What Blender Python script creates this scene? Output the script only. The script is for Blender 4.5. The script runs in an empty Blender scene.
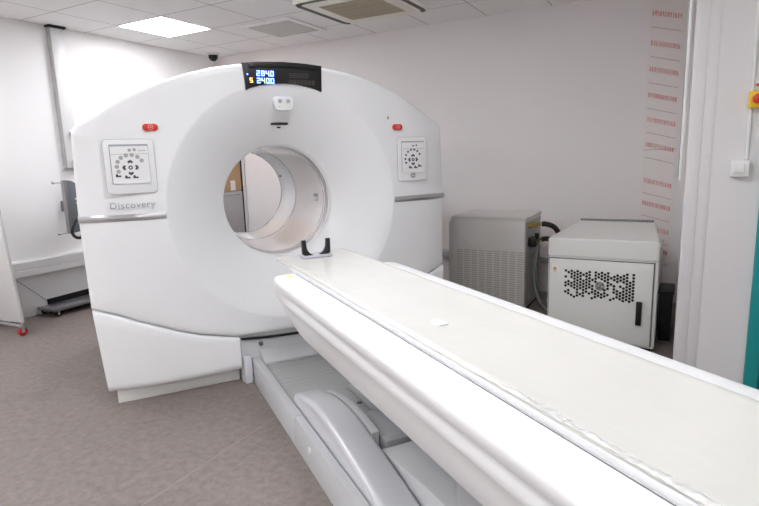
import bpy, bmesh, math, random
from mathutils import Vector, Matrix
random.seed(7)
PI = math.pi
C = bpy.context.scene.collection

# ------------------------------------------------------------------ materials
def lin(c):
    return tuple((v/12.92 if v <= .04045 else ((v+.055)/1.055)**2.4) for v in c)

def mat(name, rgb, rough=.5, metal=0., coat=0., noise=0., nscale=8., bump=0., bscale=60., emit=None, estr=1., spec=.5, trans=0., alpha=1.):
    m = bpy.data.materials.new(name); m.use_nodes = True
    nt = m.node_tree; b = nt.nodes['Principled BSDF']
    col = (*lin(rgb), 1)
    b.inputs['Base Color'].default_value = col
    b.inputs['Roughness'].default_value = rough
    b.inputs['Metallic'].default_value = metal
    b.inputs['Coat Weight'].default_value = coat
    b.inputs['Specular IOR Level'].default_value = spec
    b.inputs['Transmission Weight'].default_value = trans
    b.inputs['Alpha'].default_value = alpha
    tc = nt.nodes.new('ShaderNodeTexCoord')
    nz = nt.nodes.new('ShaderNodeTexNoise'); nz.inputs['Scale'].default_value = nscale; nz.inputs['Detail'].default_value = 4
    nt.links.new(tc.outputs['Object'], nz.inputs['Vector'])
    mx = nt.nodes.new('ShaderNodeMix'); mx.data_type = 'RGBA'; mx.blend_type = 'MIX'
    d = max(noise, .012)
    mx.inputs[6].default_value = tuple(v*(1-d) for v in col[:3])+(1,)
    mx.inputs[7].default_value = tuple(min(1, v*(1+d)) for v in col[:3])+(1,)
    nt.links.new(nz.outputs['Fac'], mx.inputs[0]); nt.links.new(mx.outputs[2], b.inputs['Base Color'])
    if bump:
        n2 = nt.nodes.new('ShaderNodeTexNoise'); n2.inputs['Scale'].default_value = bscale; n2.inputs['Detail'].default_value = 3
        nt.links.new(tc.outputs['Object'], n2.inputs['Vector'])
        bp = nt.nodes.new('ShaderNodeBump'); bp.inputs['Strength'].default_value = bump; bp.inputs['Distance'].default_value = .01
        nt.links.new(n2.outputs['Fac'], bp.inputs['Height']); nt.links.new(bp.outputs['Normal'], b.inputs['Normal'])
    if emit:
        b.inputs['Emission Color'].default_value = (*lin(emit), 1); b.inputs['Emission Strength'].default_value = estr
    return m

M = {}
M['shell'] = mat('white_enamel', (.93, .935, .935), .34, coat=.12)
M['shell2'] = mat('housing_grey', (.45, .46, .48), .45)
M['liner'] = mat('bore_liner_plastic', (.955, .94, .935), .22, coat=.5)
M['linerw'] = mat('bore_rear_plastic', (.94, .945, .95), .14, coat=.7)
M['chrome'] = mat('polished_ring', (.78, .79, .80), .18, metal=.9)
M['silver'] = mat('brushed_silver', (.80, .80, .81), .30, metal=.85)
M['dark'] = mat('dark_gap', (.09, .09, .10), .6)
M['black'] = mat('black_plastic', (.035, .035, .04), .38)
M['dispblack'] = mat('display_black', (.02, .02, .022), .45)
M['blue'] = mat('blue_digit', (.35, .5, 1), .5, emit=(.36, .50, 1), estr=5.5)
M['orange'] = mat('orange_digit', (1, .75, .4), .5, emit=(1, .72, .38), estr=1.6)
M['dim'] = mat('unlit_digit', (.36, .34, .32), .5)
M['red'] = mat('red_button', (.82, .17, .12), .35, coat=.3)
M['redl'] = mat('pink_mark', (.95, .55, .50), .4)
M['screen'] = mat('panel_film', (.93, .93, .93), .3)
M['panel'] = mat('panel_bezel', (.92, .925, .925), .36)
M['btn'] = mat('grey_button', (.68, .68, .66), .5)
M['bdark'] = mat('dark_button', (.27, .28, .31), .5)
M['letter'] = mat('grey_lettering', (.64, .65, .67), .5)
M['tgrey'] = mat('light_grey_plastic', (.78, .785, .79), .38, coat=.1)
M['tgrey2'] = mat('silver_paint', (.86, .865, .88), .30, metal=.2, coat=.2)
M['tmid'] = mat('mid_grey_plastic', (.66, .665, .675), .45)
M['tcover'] = mat('table_white', (.93, .93, .93), .30, coat=.2)
M['seam'] = mat('seam_grey', (.42, .42, .43), .6)
M['cabwhite'] = mat('cabinet_paint', (.87, .87, .85), .45, bump=.03, bscale=300)
M['chill'] = mat('chiller_paint', (.835, .82, .80), .5, bump=.03, bscale=300)
M['chilld'] = mat('chiller_slot', (.68, .665, .645), .6)
M['hose'] = mat('black_rubber', (.05, .05, .055), .5)
M['brass'] = mat('brass', (.72, .62, .38), .35, metal=.8)
M['steel'] = mat('steel', (.62, .62, .62), .35, metal=.8)
M['greyhose'] = mat('grey_rubber', (.45, .45, .45), .5)
M['trunk'] = mat('trunking_plastic', (.88, .875, .87), .4)
M['trunkg'] = mat('trunking_side', (.68, .68, .67), .45)
M['plate'] = mat('grey_steel_plate', (.47, .49, .51), .42, metal=.4)
M['cork'] = mat('cork', (.80, .66, .50), .9, noise=.15, nscale=60, bump=.2, bscale=200)
M['cupb'] = mat('cupboard_grey', (.68, .67, .67), .5)
M['paper'] = mat('paper', (.93, .92, .90), .7)
M['teal'] = mat('teal_paint', (.12, .60, .60), .45)
M['teald'] = mat('teal_frame', (.09, .50, .51), .45)
M['yellow'] = mat('yellow_plastic', (.93, .77, .08), .4)
M['white'] = mat('white_plastic', (.90, .90, .89), .35)
M['ac'] = mat('conditioner_panel', (.95, .94, .90), .45)
M['acg'] = mat('conditioner_grille', (.77, .73, .64), .6)
M['ventf'] = mat('vent_frame', (.96, .955, .95), .5)
M['film'] = mat('chart_film', (.91, .885, .87), .5)
M['print'] = mat('red_print', (.85, .36, .32), .6)
M['printg'] = mat('grey_print', (.66, .55, .53), .6)
M['castor'] = mat('red_castor', (.72, .12, .12), .4)
M['screenp'] = mat('screen_cloth', (.80, .79, .78), .6)
M['warn'] = mat('warning_yellow', (.88, .72, .20), .5)
M['lamp'] = mat('lamp_diffuser', (1, 1, 1), .5, emit=(.968, .978, 1), estr=12)

# mattress: cream film, glossy with wrinkles
def mattress_mat():
    m = mat('cream_vinyl', (.865, .86, .835), .26, coat=.35, noise=.015, nscale=3)
    nt = m.node_tree; b = nt.nodes['Principled BSDF']
    tc = nt.nodes.new('ShaderNodeTexCoord')
    mp = nt.nodes.new('ShaderNodeMapping'); mp.inputs['Scale'].default_value = (9, 3, 9)
    n1 = nt.nodes.new('ShaderNodeTexNoise'); n1.inputs['Scale'].default_value = 1.3; n1.inputs['Detail'].default_value = 5; n1.inputs['Distortion'].default_value = 1.2
    nt.links.new(tc.outputs['Object'], mp.inputs['Vector']); nt.links.new(mp.outputs['Vector'], n1.inputs['Vector'])
    bp = nt.nodes.new('ShaderNodeBump'); bp.inputs['Strength'].default_value = .12; bp.inputs['Distance'].default_value = .012
    nt.links.new(n1.outputs['Fac'], bp.inputs['Height']); nt.links.new(bp.outputs['Normal'], b.inputs['Normal'])
    return m
M['mattress'] = mattress_mat()
M['clear'] = mat('crinkled_clear_film', (.93, .93, .92), .12, coat=.8, bump=.5, bscale=60, alpha=.6)

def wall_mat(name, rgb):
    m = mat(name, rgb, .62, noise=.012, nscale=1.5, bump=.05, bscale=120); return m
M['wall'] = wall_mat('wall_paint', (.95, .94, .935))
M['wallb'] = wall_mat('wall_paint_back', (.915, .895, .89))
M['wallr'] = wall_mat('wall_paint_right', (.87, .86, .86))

def ceil_mat():
    m = mat('ceiling_tiles', (.965, .958, .955), .8)
    nt = m.node_tree; b = nt.nodes['Principled BSDF']
    tc = nt.nodes.new('ShaderNodeTexCoord'); sp = nt.nodes.new('ShaderNodeSeparateXYZ')
    nt.links.new(tc.outputs['Object'], sp.inputs[0])
    def line(sock, off):
        a = nt.nodes.new('ShaderNodeMath'); a.operation = 'SUBTRACT'; a.inputs[1].default_value = off-60.0; nt.links.new(sock, a.inputs[0])
        d = nt.nodes.new('ShaderNodeMath'); d.operation = 'MODULO'; d.inputs[1].default_value = .6; nt.links.new(a.outputs[0], d.inputs[0])
        s = nt.nodes.new('ShaderNodeMath'); s.operation = 'LESS_THAN'; s.inputs[1].default_value = .009; nt.links.new(d.outputs[0], s.inputs[0])
        return s.outputs[0]
    lx = line(sp.outputs['X'], -4.71); ly = line(sp.outputs['Y'], 3.553)
    mx = nt.nodes.new('ShaderNodeMath'); mx.operation = 'MAXIMUM'; nt.links.new(lx, mx.inputs[0]); nt.links.new(ly, mx.inputs[1])
    n = nt.nodes.new('ShaderNodeTexNoise'); n.inputs['Scale'].default_value = 150; nt.links.new(tc.outputs['Object'], n.inputs['Vector'])
    r = nt.nodes.new('ShaderNodeMix'); r.data_type = 'RGBA'; c = lin((.965, .958, .955))
    r.inputs[6].default_value = tuple(v*.94 for v in c)+(1,); r.inputs[7].default_value = tuple(v*1.05 for v in c)+(1,)
    nt.links.new(n.outputs['Fac'], r.inputs[0])
    q = nt.nodes.new('ShaderNodeMix'); q.data_type = 'RGBA'; q.inputs[7].default_value = (*lin((.70, .68, .675)), 1)
    nt.links.new(mx.outputs[0], q.inputs[0]); nt.links.new(r.outputs[2], q.inputs[6]); nt.links.new(q.outputs[2], b.inputs['Base Color'])
    return m
M['ceil'] = ceil_mat()

def floor_mat():
    m = mat('vinyl_floor', (.56, .51, .485), .42)
    nt = m.node_tree; b = nt.nodes['Principled BSDF']
    tc = nt.nodes.new('ShaderNodeTexCoord')
    def nz(s, d, dist=0):
        n = nt.nodes.new('ShaderNodeTexNoise'); n.inputs['Scale'].default_value = s; n.inputs['Detail'].default_value = d; n.inputs['Distortion'].default_value = dist
        nt.links.new(tc.outputs['Object'], n.inputs['Vector']); return n.outputs['Fac']
    r1 = nt.nodes.new('ShaderNodeValToRGB'); r1.color_ramp.elements[0].position = .3; r1.color_ramp.elements[1].position = .72
    r1.color_ramp.elements[0].color = (*lin((.46, .42, .40)), 1); r1.color_ramp.elements[1].color = (*lin((.54, .50, .475)), 1)
    nt.links.new(nz(26, 10, .3), r1.inputs[0])
    r2 = nt.nodes.new('ShaderNodeValToRGB'); r2.color_ramp.elements[0].position = .60; r2.color_ramp.elements[1].position = .72
    r2.color_ramp.elements[0].color = (1, 1, 1, 1); r2.color_ramp.elements[1].color = (.88, .86, .85, 1)
    nt.links.new(nz(2.6, 6, .8), r2.inputs[0])
    r3 = nt.nodes.new('ShaderNodeValToRGB'); r3.color_ramp.elements[0].position = .35; r3.color_ramp.elements[1].position = .65
    r3.color_ramp.elements[0].color = (.93, .93, .93, 1); r3.color_ramp.elements[1].color = (1.05, 1.05, 1.05, 1)
    nt.links.new(nz(130, 3), r3.inputs[0])
    a = nt.nodes.new('ShaderNodeMix'); a.data_type = 'RGBA'; a.blend_type = 'MULTIPLY'; a.inputs[0].default_value = 1
    nt.links.new(r1.outputs[0], a.inputs[6]); nt.links.new(r2.outputs[0], a.inputs[7])
    c = nt.nodes.new('ShaderNodeMix'); c.data_type = 'RGBA'; c.blend_type = 'MULTIPLY'; c.inputs[0].default_value = 1
    nt.links.new(a.outputs[2], c.inputs[6]); nt.links.new(r3.outputs[0], c.inputs[7])
    # welded seam every 2 m along Y
    sp = nt.nodes.new('ShaderNodeSeparateXYZ'); nt.links.new(tc.outputs['Object'], sp.inputs[0])
    s1 = nt.nodes.new('ShaderNodeMath'); s1.operation = 'ADD'; s1.inputs[1].default_value = 61.835; nt.links.new(sp.outputs['X'], s1.inputs[0])
    s2 = nt.nodes.new('ShaderNodeMath'); s2.operation = 'MODULO'; s2.inputs[1].default_value = 2.; nt.links.new(s1.outputs[0], s2.inputs[0])
    s3 = nt.nodes.new('ShaderNodeMath'); s3.operation = 'LESS_THAN'; s3.inputs[1].default_value = .005; nt.links.new(s2.outputs[0], s3.inputs[0])
    q = nt.nodes.new('ShaderNodeMix'); q.data_type = 'RGBA'; q.inputs[7].default_value = (*lin((.58, .54, .52)), 1)
    nt.links.new(s3.outputs[0], q.inputs[0]); nt.links.new(c.outputs[2], q.inputs[6]); nt.links.new(q.outputs[2], b.inputs['Base Color'])
    return m
M['floor'] = floor_mat()

def wave_mat(name, rgb1, rgb2, axis, scale, rough=.4, metal=0.):
    m = mat(name, rgb1, rough, metal); nt = m.node_tree; b = nt.nodes['Principled BSDF']
    tc = nt.nodes.new('ShaderNodeTexCoord'); mp = nt.nodes.new('ShaderNodeMapping')
    sc = [.25, .25, .25]; sc['XYZ'.index(axis)] = scale; mp.inputs['Scale'].default_value = sc
    n = nt.nodes.new('ShaderNodeTexNoise'); n.inputs['Scale'].default_value = 1; n.inputs['Detail'].default_value = 4
    nt.links.new(tc.outputs['Object'], mp.inputs[0]); nt.links.new(mp.outputs[0], n.inputs['Vector'])
    r = nt.nodes.new('ShaderNodeMix'); r.data_type = 'RGBA'; r.inputs[6].default_value = (*lin(rgb1), 1); r.inputs[7].default_value = (*lin(rgb2), 1)
    nt.links.new(n.outputs['Fac'], r.inputs[0]); nt.links.new(r.outputs[2], b.inputs['Base Color']); return m
M['ribbed'] = wave_mat('ribbed_deck', (.50, .51, .51), (.88, .885, .88), 'Y', 90, .42, .15)

# ------------------------------------------------------------------ geometry helpers
def box(bm, x0, x1, y0, y1, z0, z1, bev=0., seg=2):
    r = bmesh.ops.create_cube(bm, size=1)
    vs = r['verts']
    for v in vs:
        v.co = Vector(((x0+x1)/2+v.co.x*(x1-x0), (y0+y1)/2+v.co.y*(y1-y0), (z0+z1)/2+v.co.z*(z1-z0)))
    if bev:
        es = list({e for v in vs for e in v.link_edges})
        bmesh.ops.bevel(bm, geom=es, offset=bev, segments=seg, profile=.5, affect='EDGES')
    return bm

def prism(bm, pts, d0, d1, axis='y', bev=0., seg=2):
    """extrude polygon pts between d0 and d1 along axis. pts are (a,b): axis y -> (x,z); x -> (y,z); z -> (x,y)"""
    def P(a, b, d):
        return {'y': (a, d, b), 'x': (d, a, b), 'z': (a, b, d)}[axis]
    A = [bm.verts.new(P(a, b, d0)) for a, b in pts]; B = [bm.verts.new(P(a, b, d1)) for a, b in pts]
    f1 = bm.faces.new(A); f2 = bm.faces.new(B[::-1]); n = len(pts)
    for i in range(n): bm.faces.new((A[i], B[i], B[(i+1) % n], A[(i+1) % n]))
    fs = list({f for v in A+B for f in v.link_faces})
    bmesh.ops.recalc_face_normals(bm, faces=fs)
    if bev:
        es = list({e for e in f1.edges} | {e for e in f2.edges})
        bmesh.ops.bevel(bm, geom=es, offset=bev, segments=seg, profile=.5, affect='EDGES')
    return bm

def tube(bm, pts, r, n=10, cap=True):
    pts = [Vector(p) for p in pts]; rings = []; up = None
    for i, p in enumerate(pts):
        t = (pts[min(i+1, len(pts)-1)]-pts[max(i-1, 0)]).normalized()
        if up is None:
            up = t.orthogonal().normalized()
        else:
            up = (up-t*up.dot(t)).normalized()
        w = t.cross(up); rr = r[i] if isinstance(r, (list, tuple)) else r
        rings.append([bm.verts.new(p+(up*math.cos(2*PI*k/n)+w*math.sin(2*PI*k/n))*rr) for k in range(n)])
    for a, b in zip(rings, rings[1:]):
        for k in range(n): bm.faces.new((a[k], a[(k+1) % n], b[(k+1) % n], b[k]))
    if cap: bm.faces.new(rings[0][::-1]); bm.faces.new(rings[-1])
    return bm

def spline(pts, n=8):
    P = [Vector(p) for p in pts]; P = [P[0]*2-P[1]]+P+[P[-1]*2-P[-2]]; out = []
    for i in range(1, len(P)-2):
        for k in range(n):
            t = k/n; a, b, c, d = P[i-1:i+3]
            out.append(.5*((2*b)+(c-a)*t+(2*a-5*b+4*c-d)*t*t+(3*b-a-3*c+d)*t**3))
    out.append(P[-2]); return out

def lathe_y(bm, cx, cz, prof, n=96):
    """closed ring profile [(r,y)] revolved round the y axis through (cx,cz)"""
    rings = [[bm.verts.new((cx+r*math.cos(2*PI*k/n), y, cz+r*math.sin(2*PI*k/n))) for k in range(n)] for r, y in prof]
    m = len(rings)
    for i in range(m):
        a, b = rings[i], rings[(i+1) % m]
        for k in range(n): bm.faces.new((a[k], a[(k+1) % n], b[(k+1) % n], b[k]))
    bmesh.ops.recalc_face_normals(bm, faces=bm.faces); return bm

def lathe_z(bm, cx, cy, prof, n=32):
    rings = []
    for r, z in prof:
        rings.append([bm.verts.new((cx+max(r, 1e-4)*math.cos(2*PI*k/n), cy+max(r, 1e-4)*math.sin(2*PI*k/n), z)) for k in range(n)])
    for a, b in zip(rings, rings[1:]):
        for k in range(n): bm.faces.new((a[k], a[(k+1) % n], b[(k+1) % n], b[k]))
    bm.faces.new(rings[0][::-1]); bm.faces.new(rings[-1])
    bmesh.ops.recalc_face_normals(bm, faces=bm.faces); return bm

def cyl(bm, c, axis, r, d, n=24, bev=0.):
    """cylinder, starts at c and goes d along axis"""
    c = Vector(c); a = {'x': Vector((1, 0, 0)), 'y': Vector((0, 1, 0)), 'z': Vector((0, 0, 1))}[axis] if isinstance(axis, str) else Vector(axis).normalized()
    if bev:
        tube(bm, [c, c+a*(d-bev), c+a*d], [r, r, r-bev], n)
        return bm
    tube(bm, [c, c+a*d], r, n); return bm

def rrect(x0, x1, z0, z1, r, n=5):
    out = []
    for cx, cz, a0 in ((x1-r, z1-r, 0), (x0+r, z1-r, 90), (x0+r, z0+r, 180), (x1-r, z0+r, 270)):
        for k in range(n+1):
            a = math.radians(a0+90*k/n); out.append((cx+r*math.cos(a), cz+r*math.sin(a)))
    return out

def obj(name, bm, m, parent=None, smooth=True, loc=None, rot=None, mod=None, ang=35, weld=True):
    if weld: bmesh.ops.remove_doubles(bm, verts=bm.verts, dist=1e-5)
    me = bpy.data.meshes.new(name); bm.to_mesh(me); bm.free()
    o = bpy.data.objects.new(name, me); C.objects.link(o)
    me.materials.append(M[m] if isinstance(m, str) else m)
    if smooth:
        for p in me.polygons: p.use_smooth = True
        me.set_sharp_from_angle(angle=math.radians(ang))
    if parent: o.parent = parent
    if loc: o.location = loc
    if rot: o.rotation_euler = rot
    return o

def B(): return bmesh.new()

def empty(name, loc, rz=0):
    o = bpy.data.objects.new(name, None); o.empty_display_size = .1; C.objects.link(o); o.location = loc; o.rotation_euler = (0, 0, rz); return o

def tag(o, label=None, cat=None, group=None, kind=None):
    if label: o['label'] = label
    if cat: o['category'] = cat
    if group: o['group'] = group
    if kind: o['kind'] = kind
    return o

def struct(name, bm, m, label=None, cat=None, **k):
    o = obj(name, bm, m, **k); o['kind'] = 'structure'
    if label: o['label'] = label
    if cat: o['category'] = cat
    return o

def text_obj(name, txt, size, m, parent, loc, rot=(PI/2, 0, 0), depth=.0012, font_shear=0):
    cu = bpy.data.curves.new(name, 'FONT'); cu.body = txt; cu.size = size; cu.extrude = depth; cu.align_x = 'LEFT'; cu.space_character = 1.12; cu.shear = font_shear
    t = bpy.data.objects.new('tmp', cu); C.objects.link(t)
    dg = bpy.context.evaluated_depsgraph_get(); me = bpy.data.meshes.new_from_object(t.evaluated_get(dg)); bpy.data.objects.remove(t)
    me.name = name; me.materials.clear(); me.materials.append(M[m])
    o = bpy.data.objects.new(name, me); C.objects.link(o); o.parent = parent; o.location = loc; o.rotation_euler = rot; return o

# ------------------------------------------------------------------ room
H = 2.63; XL = -5.2; YB = 5.3; XR = 2.6; YF = -2.4; YP = 3.35; XP = .016
struct('floor', box(B(), XL-.1, XR+.1, YF-.1, YB+.1, -.1, 0), 'floor', 'taupe mottled vinyl floor with a welded seam', 'floor')
struct('ceiling', box(B(), XL-.1, XR+.1, YF-.1, YB+.1, H, H+.1), 'ceil', 'suspended ceiling of pale square tiles', 'ceiling')
struct('wall_left', box(B(), XL-.1, XL, YF-.1, YB+.1, 0, H), 'wall', 'white painted wall on the left side of the room', 'wall')
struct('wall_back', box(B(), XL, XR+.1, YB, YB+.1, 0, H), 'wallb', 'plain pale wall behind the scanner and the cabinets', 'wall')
struct('wall_front', box(B(), XL, XR+.1, YF-.1, YF, 0, H), 'wall', 'white wall behind the camera', 'wall')
# projecting wall on the right, with the doorway cut out
bm = B()
box(bm, XP, .352, YP, YB, 0, H); box(bm, .352, 1.35, YP, YB, 2.12, H); box(bm, 1.35, XR, YP, YB, 0, H); box(bm, .352, 1.35, YP+.16, YB, 0, 2.12)
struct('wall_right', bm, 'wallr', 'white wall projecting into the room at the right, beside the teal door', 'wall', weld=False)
struct('wall_side', box(B(), XR, XR+.1, YF, YB, 0, H), 'wall', 'white side wall to the right of the camera', 'wall')
# thin vertical strip covering the wall corner joint
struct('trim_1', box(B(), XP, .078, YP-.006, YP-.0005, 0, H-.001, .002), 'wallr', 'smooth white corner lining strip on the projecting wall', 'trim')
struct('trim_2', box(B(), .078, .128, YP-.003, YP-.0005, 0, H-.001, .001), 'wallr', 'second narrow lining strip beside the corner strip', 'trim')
# teal door
d = empty('door_1', (.852, YP+.05, 0)); tag(d, 'teal painted door in a darker teal frame at the right edge', 'door', kind='structure')
bm = B(); box(bm, -.499, -.44, -.075, .1, .002, 2.118, .003); box(bm, .44, .497, -.075, .1, .002, 2.118, .003); box(bm, -.44, .44, -.075, .1, 2.06, 2.118, .003)
obj('door_frame', bm, 'teal', d)
obj('door_leaf', box(B(), -.437, .437, -.03, .02, .008, 2.057, .003), 'teald', d)
bm = B(); cyl(bm, (.36, -.03, 1.05), (0, -1, 0), .011, .05); tube(bm, [(.36, -.08, 1.05), (.25, -.08, 1.05)], .01); obj('door_handle', bm, 'steel', d)

# horizontal trunking low on the left wall
bm = B(); prism(bm, [(XL+.001, .385), (-5.105, .385), (-5.1, .39), (-5.1, .44), (-5.106, .445), (-5.1, .45), (-5.1, .515), (-5.115, .528), (XL+.001, .53)], .2, 4.2, 'y')
struct('trim_3', bm, 'trunk', 'pale cable trunking running low along the left wall', 'trim')

# ------------------------------------------------------------------ gantry
GA = math.radians(54.386); ca, sa = math.cos(GA), math.sin(GA)
def g2r(x, y, z=0): return (x*ca-y*sa, x*sa+y*ca, z)
G = empty('scanner_gantry', g2r(.938, 3.32), GA)
tag(G, 'large white ring-shaped scanner gantry with a round bore, control panels and a blue digital display', 'medical scanner')
CZ = 1.09
half_top = [(1.144, 1.09), (1.130, 1.537), (1.112, 1.560), (1.0, 1.612), (.90, 1.678), (.80, 1.733), (.68, 1.787), (.55, 1.832), (.40, 1.872), (.26, 1.893), (.13, 1.905), (0, 1.909)]
half_gap = [(0, .30), (.20, .30), (.362, .303), (.47, .325), (.592, .356), (.72, .402), (.853, .46), (.94, .497), (1.014, .533), (1.10, .560), (1.138, .575)]
def mirror(h): return h+[(-x, z) for x, z in h[::-1] if x > 1e-6]
UP = mirror(half_gap+half_top)
LOWH = [(0, .04), (.6, .04), (1.09, .04), (1.106, .06), (1.140, .57)]
FULL = mirror(LOWH+half_top)
def polar(poly, n=360):
    out = []; angs = {round(math.atan2(z-CZ, x), 5) for x, z in poly}
    angs |= {round(-PI+2*PI*k/n, 5) for k in range(n)}
    angs = sorted(angs)
    keep = [angs[0]]
    for a in angs[1:]:
        if a-keep[-1] > .004: keep.append(a)
    for a in keep:
        dx, dz = math.cos(a), math.sin(a); best = 0
        for i in range(len(poly)):
            x1, z1 = poly[i]; x2, z2 = poly[(i+1) % len(poly)]; z1 -= CZ; z2 -= CZ
            ex, ez = x2-x1, z2-z1; den = dx*ez-dz*ex
            if abs(den) < 1e-9: continue
            t = (x1*ez-z1*ex)/den; s = (x1*dz-z1*dx)/den
            if t > 0 and -1e-6 <= s <= 1+1e-6: best = max(best, t)
        out.append((a, best))
    return out
RD = .70; RB = .353; YD = -.09; YRIM = .18
def bulge(x): return YD+.075*min(1, abs(x)/1.12)**7
def dish(r):
    t = min(1, max(0, (RD-r)/(RD-.372))); return YD-.0+.235*(.5*t+.5*t**2)
def ring_mesh(poly, prof_fn, cap=False):
    bm = B(); P = polar(poly); cols = []
    for a, R in P:
        cols.append([bm.verts.new((r*math.cos(a), y, CZ+r*math.sin(a))) for r, y in prof_fn(a, R)])
    n = len(cols); m = len(cols[0])
    for i in range(n):
        a, b = cols[i], cols[(i+1) % n]
        for k in range(m-1): bm.faces.new((a[k], b[k], b[k+1], a[k+1]))
    bmesh.ops.recalc_face_normals(bm, faces=bm.faces); return bm
def fprof(a, R):
    p = []
    def fy(r): return bulge(r*math.cos(a))
    p += [(R-.012, .26), (R, .25), (R, fy(R)+.03), (R-.003, fy(R)+.016), (R-.010, fy(R)+.006), (R-.024, fy(R))]
    for k in range(1, 6):
        r = R-.024+(RD+.012-(R-.024))*k/6; p.append((r, fy(r)))
    p += [(RD+.012, YD), (RD+.004, YD+.0005), (RD-.004, YD+.003)]
    for k in range(1, 21):
        r = RD-.004+(.372-(RD-.004))*k/20; p.append((r, dish(r)))
    p += [(.364, dish(.372)+.006), (.357, dish(.372)+.018), (RB, YRIM-.0), (RB, YRIM+.03), (RB+.02, YRIM+.03), (.5, .25), (R-.04, .26), (R-.012, .26)]
    return p
obj('front_cover', ring_mesh(UP, fprof), 'shell', G, ang=50)
# rear housing
def hprof(a, R):
    R = R+.003
    return [(.37, .29), (R-.03, .285), (R, .29), (R+.004, .32), (R+.004, 1.36), (R-.03, 1.40), (.50, 1.42), (.42, 1.42), (.365, 1.38), (.37, .29)]
def hprof2(a, R): return [(R-.015, .262), (R-.015, .283), (.45, .283), (.45, .262), (R-.015, .262)]
obj('seal', ring_mesh(UP, hprof2), 'dark', G)
obj('rear_housing', ring_mesh(FULL, hprof), 'shell2', G, ang=50)
# lower covers
def lower(s):
    top = [(x*s, z-.007) for x, z in half_gap if x >= .362]
    pts = top+[(1.119*s, .50), (1.089*s, .095), (.372*s, .104)]
    pts[0] = (.364*s, half_gap[2][1]-.007)
    bm = B(); n = len(pts)
    def Y(x): return bulge(x)
    rows = []
    cx = .75*s; cz = .28
    prof = [(0, None, .26), (0, None, 'f30'), (.003, None, 'f14'), (.010, None, 'f5'), (.022, None, 'f0')]
    A = []
    # roll-under at the bottom: front face grid
    N = 24; cols = []
    for i in range(N+1):
        x = .364+(1.134-.364)*i/N
        # top height at x
        for (xa, za), (xb, zb) in zip(half_gap, half_gap[1:]):
            if xa <= x <= xb+1e-9: zt = za+(zb-za)*(x-xa)/(xb-xa)-.007
        zb_ = .086-.014*(x-.364)/.75
        # side taper
        xs = lambda z: x-(.030*max(0, (.55-z)/.45))*((x-.364)/.755)
        zs = [(zt-.004, 'b', .26), (zt, 'k', .02), (zt-.003, 'k', .007), (zt-.014, 'k', 0)]
        for k in range(1, 7): zs.append((zt-.014+(zb_+.05-(zt-.014))*k/6, 'k', 0))
        zs += [(zb_+.030, 'k', .004), (zb_+.013, 'k', .014), (zb_+.003, 'k', .030), (zb_, 'k', .06), (zb_, 'b', .26)]
        col = []
        for z, t, v in zs:
            yy = v if t == 'b' else Y(x)+v
            col.append(bm.verts.new((xs(z)*s, yy, z)))
        cols.append(col)
    for a, b in zip(cols, cols[1:]):
        for k in range(len(a)-1): bm.faces.new((a[k], b[k], b[k+1], a[k+1]))
        bm.faces.new((a[-1], b[-1], b[0], a[0]))
    bm.faces.new(cols[0]); bm.faces.new(cols[-1][::-1])
    bmesh.ops.recalc_face_normals(bm, faces=bm.faces)
    obj('lower_cover', bm, 'shell', G, ang=50)
    bm = B(); box(bm, min(.367*s, 1.06*s), max(.367*s, 1.06*s), -.005, 1.3, 0, .088, .004); obj('plinth', bm, 'cabwhite', G)
lower(-1); lower(1)
# docking block between the lower covers
bm = B()
prism(bm, [(-.055, .298), (.25, .298), (.25, .0), (-.062, .0), (-.062, .23)], -.358, .358, 'x', .004)
prism(bm, [(-.060, .195), (-.060, .0), (-.195, .0), (-.195, .148), (-.180, .158)], -.245, .245, 'x', .003)
dk = obj('dock', bm, 'tgrey', G)
bm = B(); pts = []
for k in range(13):
    x = -.352+.704*k/12; pts.append((x, .292-.020*(1-(x/.352)**2)-.004))
prism(bm, pts+[(x, z-.012) for x, z in pts[::-1]], -.076, -.05, 'y'); obj('slit', bm, 'black', dk)
bm = B(); lathe_y(bm, -.235, .232, [(.011, -.078), (.014, -.078), (.014, -.06), (.011, -.06)], 24); cyl(bm, (-.235, -.073, .232), 'y', .010, .01); obj('screw', bm, 'seam', dk)
for q in (-1, 1):
    bm = B(); box(bm, min(q*.302, q*.350), max(q*.302, q*.350), -.10, -.060, .0, .17, .005); obj('bracket', bm, 'tgrey2', dk)
# bore
bm = B(); lathe_y(bm, 0, CZ, [(.350, .185), (.350, .93), (.362, .93), (.362, .185)], 128); obj('bore_liner', bm, 'liner', G)
bm = B(); lathe_y(bm, 0, CZ, [(.350, .945), (.349, 1.0), (.343, 1.15), (.336, 1.30), (.338, 1.34), (.36, 1.40), (.40, 1.435), (.43, 1.435), (.43, 1.40), (.372, 1.36), (.362, .945)], 128); obj('rear_bore_ring', bm, 'linerw', G)
bm = B()
for y in (.195, .245, .285): lathe_y(bm, 0, CZ, [(.3475, y), (.3475, y+.007), (.352, y+.007), (.352, y)], 128)
lathe_y(bm, 0, CZ, [(.3465, .93), (.3465, .945), (.36, .945), (.36, .93)], 128)
lathe_y(bm, 0, CZ, [(.334, 1.302), (.334, 1.312), (.345, 1.312), (.345, 1.302)], 128)
obj('chrome_ring', bm, 'chrome', G)
bm = B(); lathe_y(bm, 0, CZ, [(.3482, .205), (.3482, .242), (.352, .242), (.352, .205)], 128); obj('laser_window', bm, 'silver', G)
bm = B(); box(bm, .326, .348, .40, .44, 1.085, 1.105, .003); box(bm, .328, .348, .405, .42, 1.055, 1.065, .001); obj('bore_sensor', bm, 'letter', G)
bm = B(); box(bm, .30, .343, 1.22, 1.235, 1.21, 1.22); obj('bore_marker', bm, 'black', G)
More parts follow.
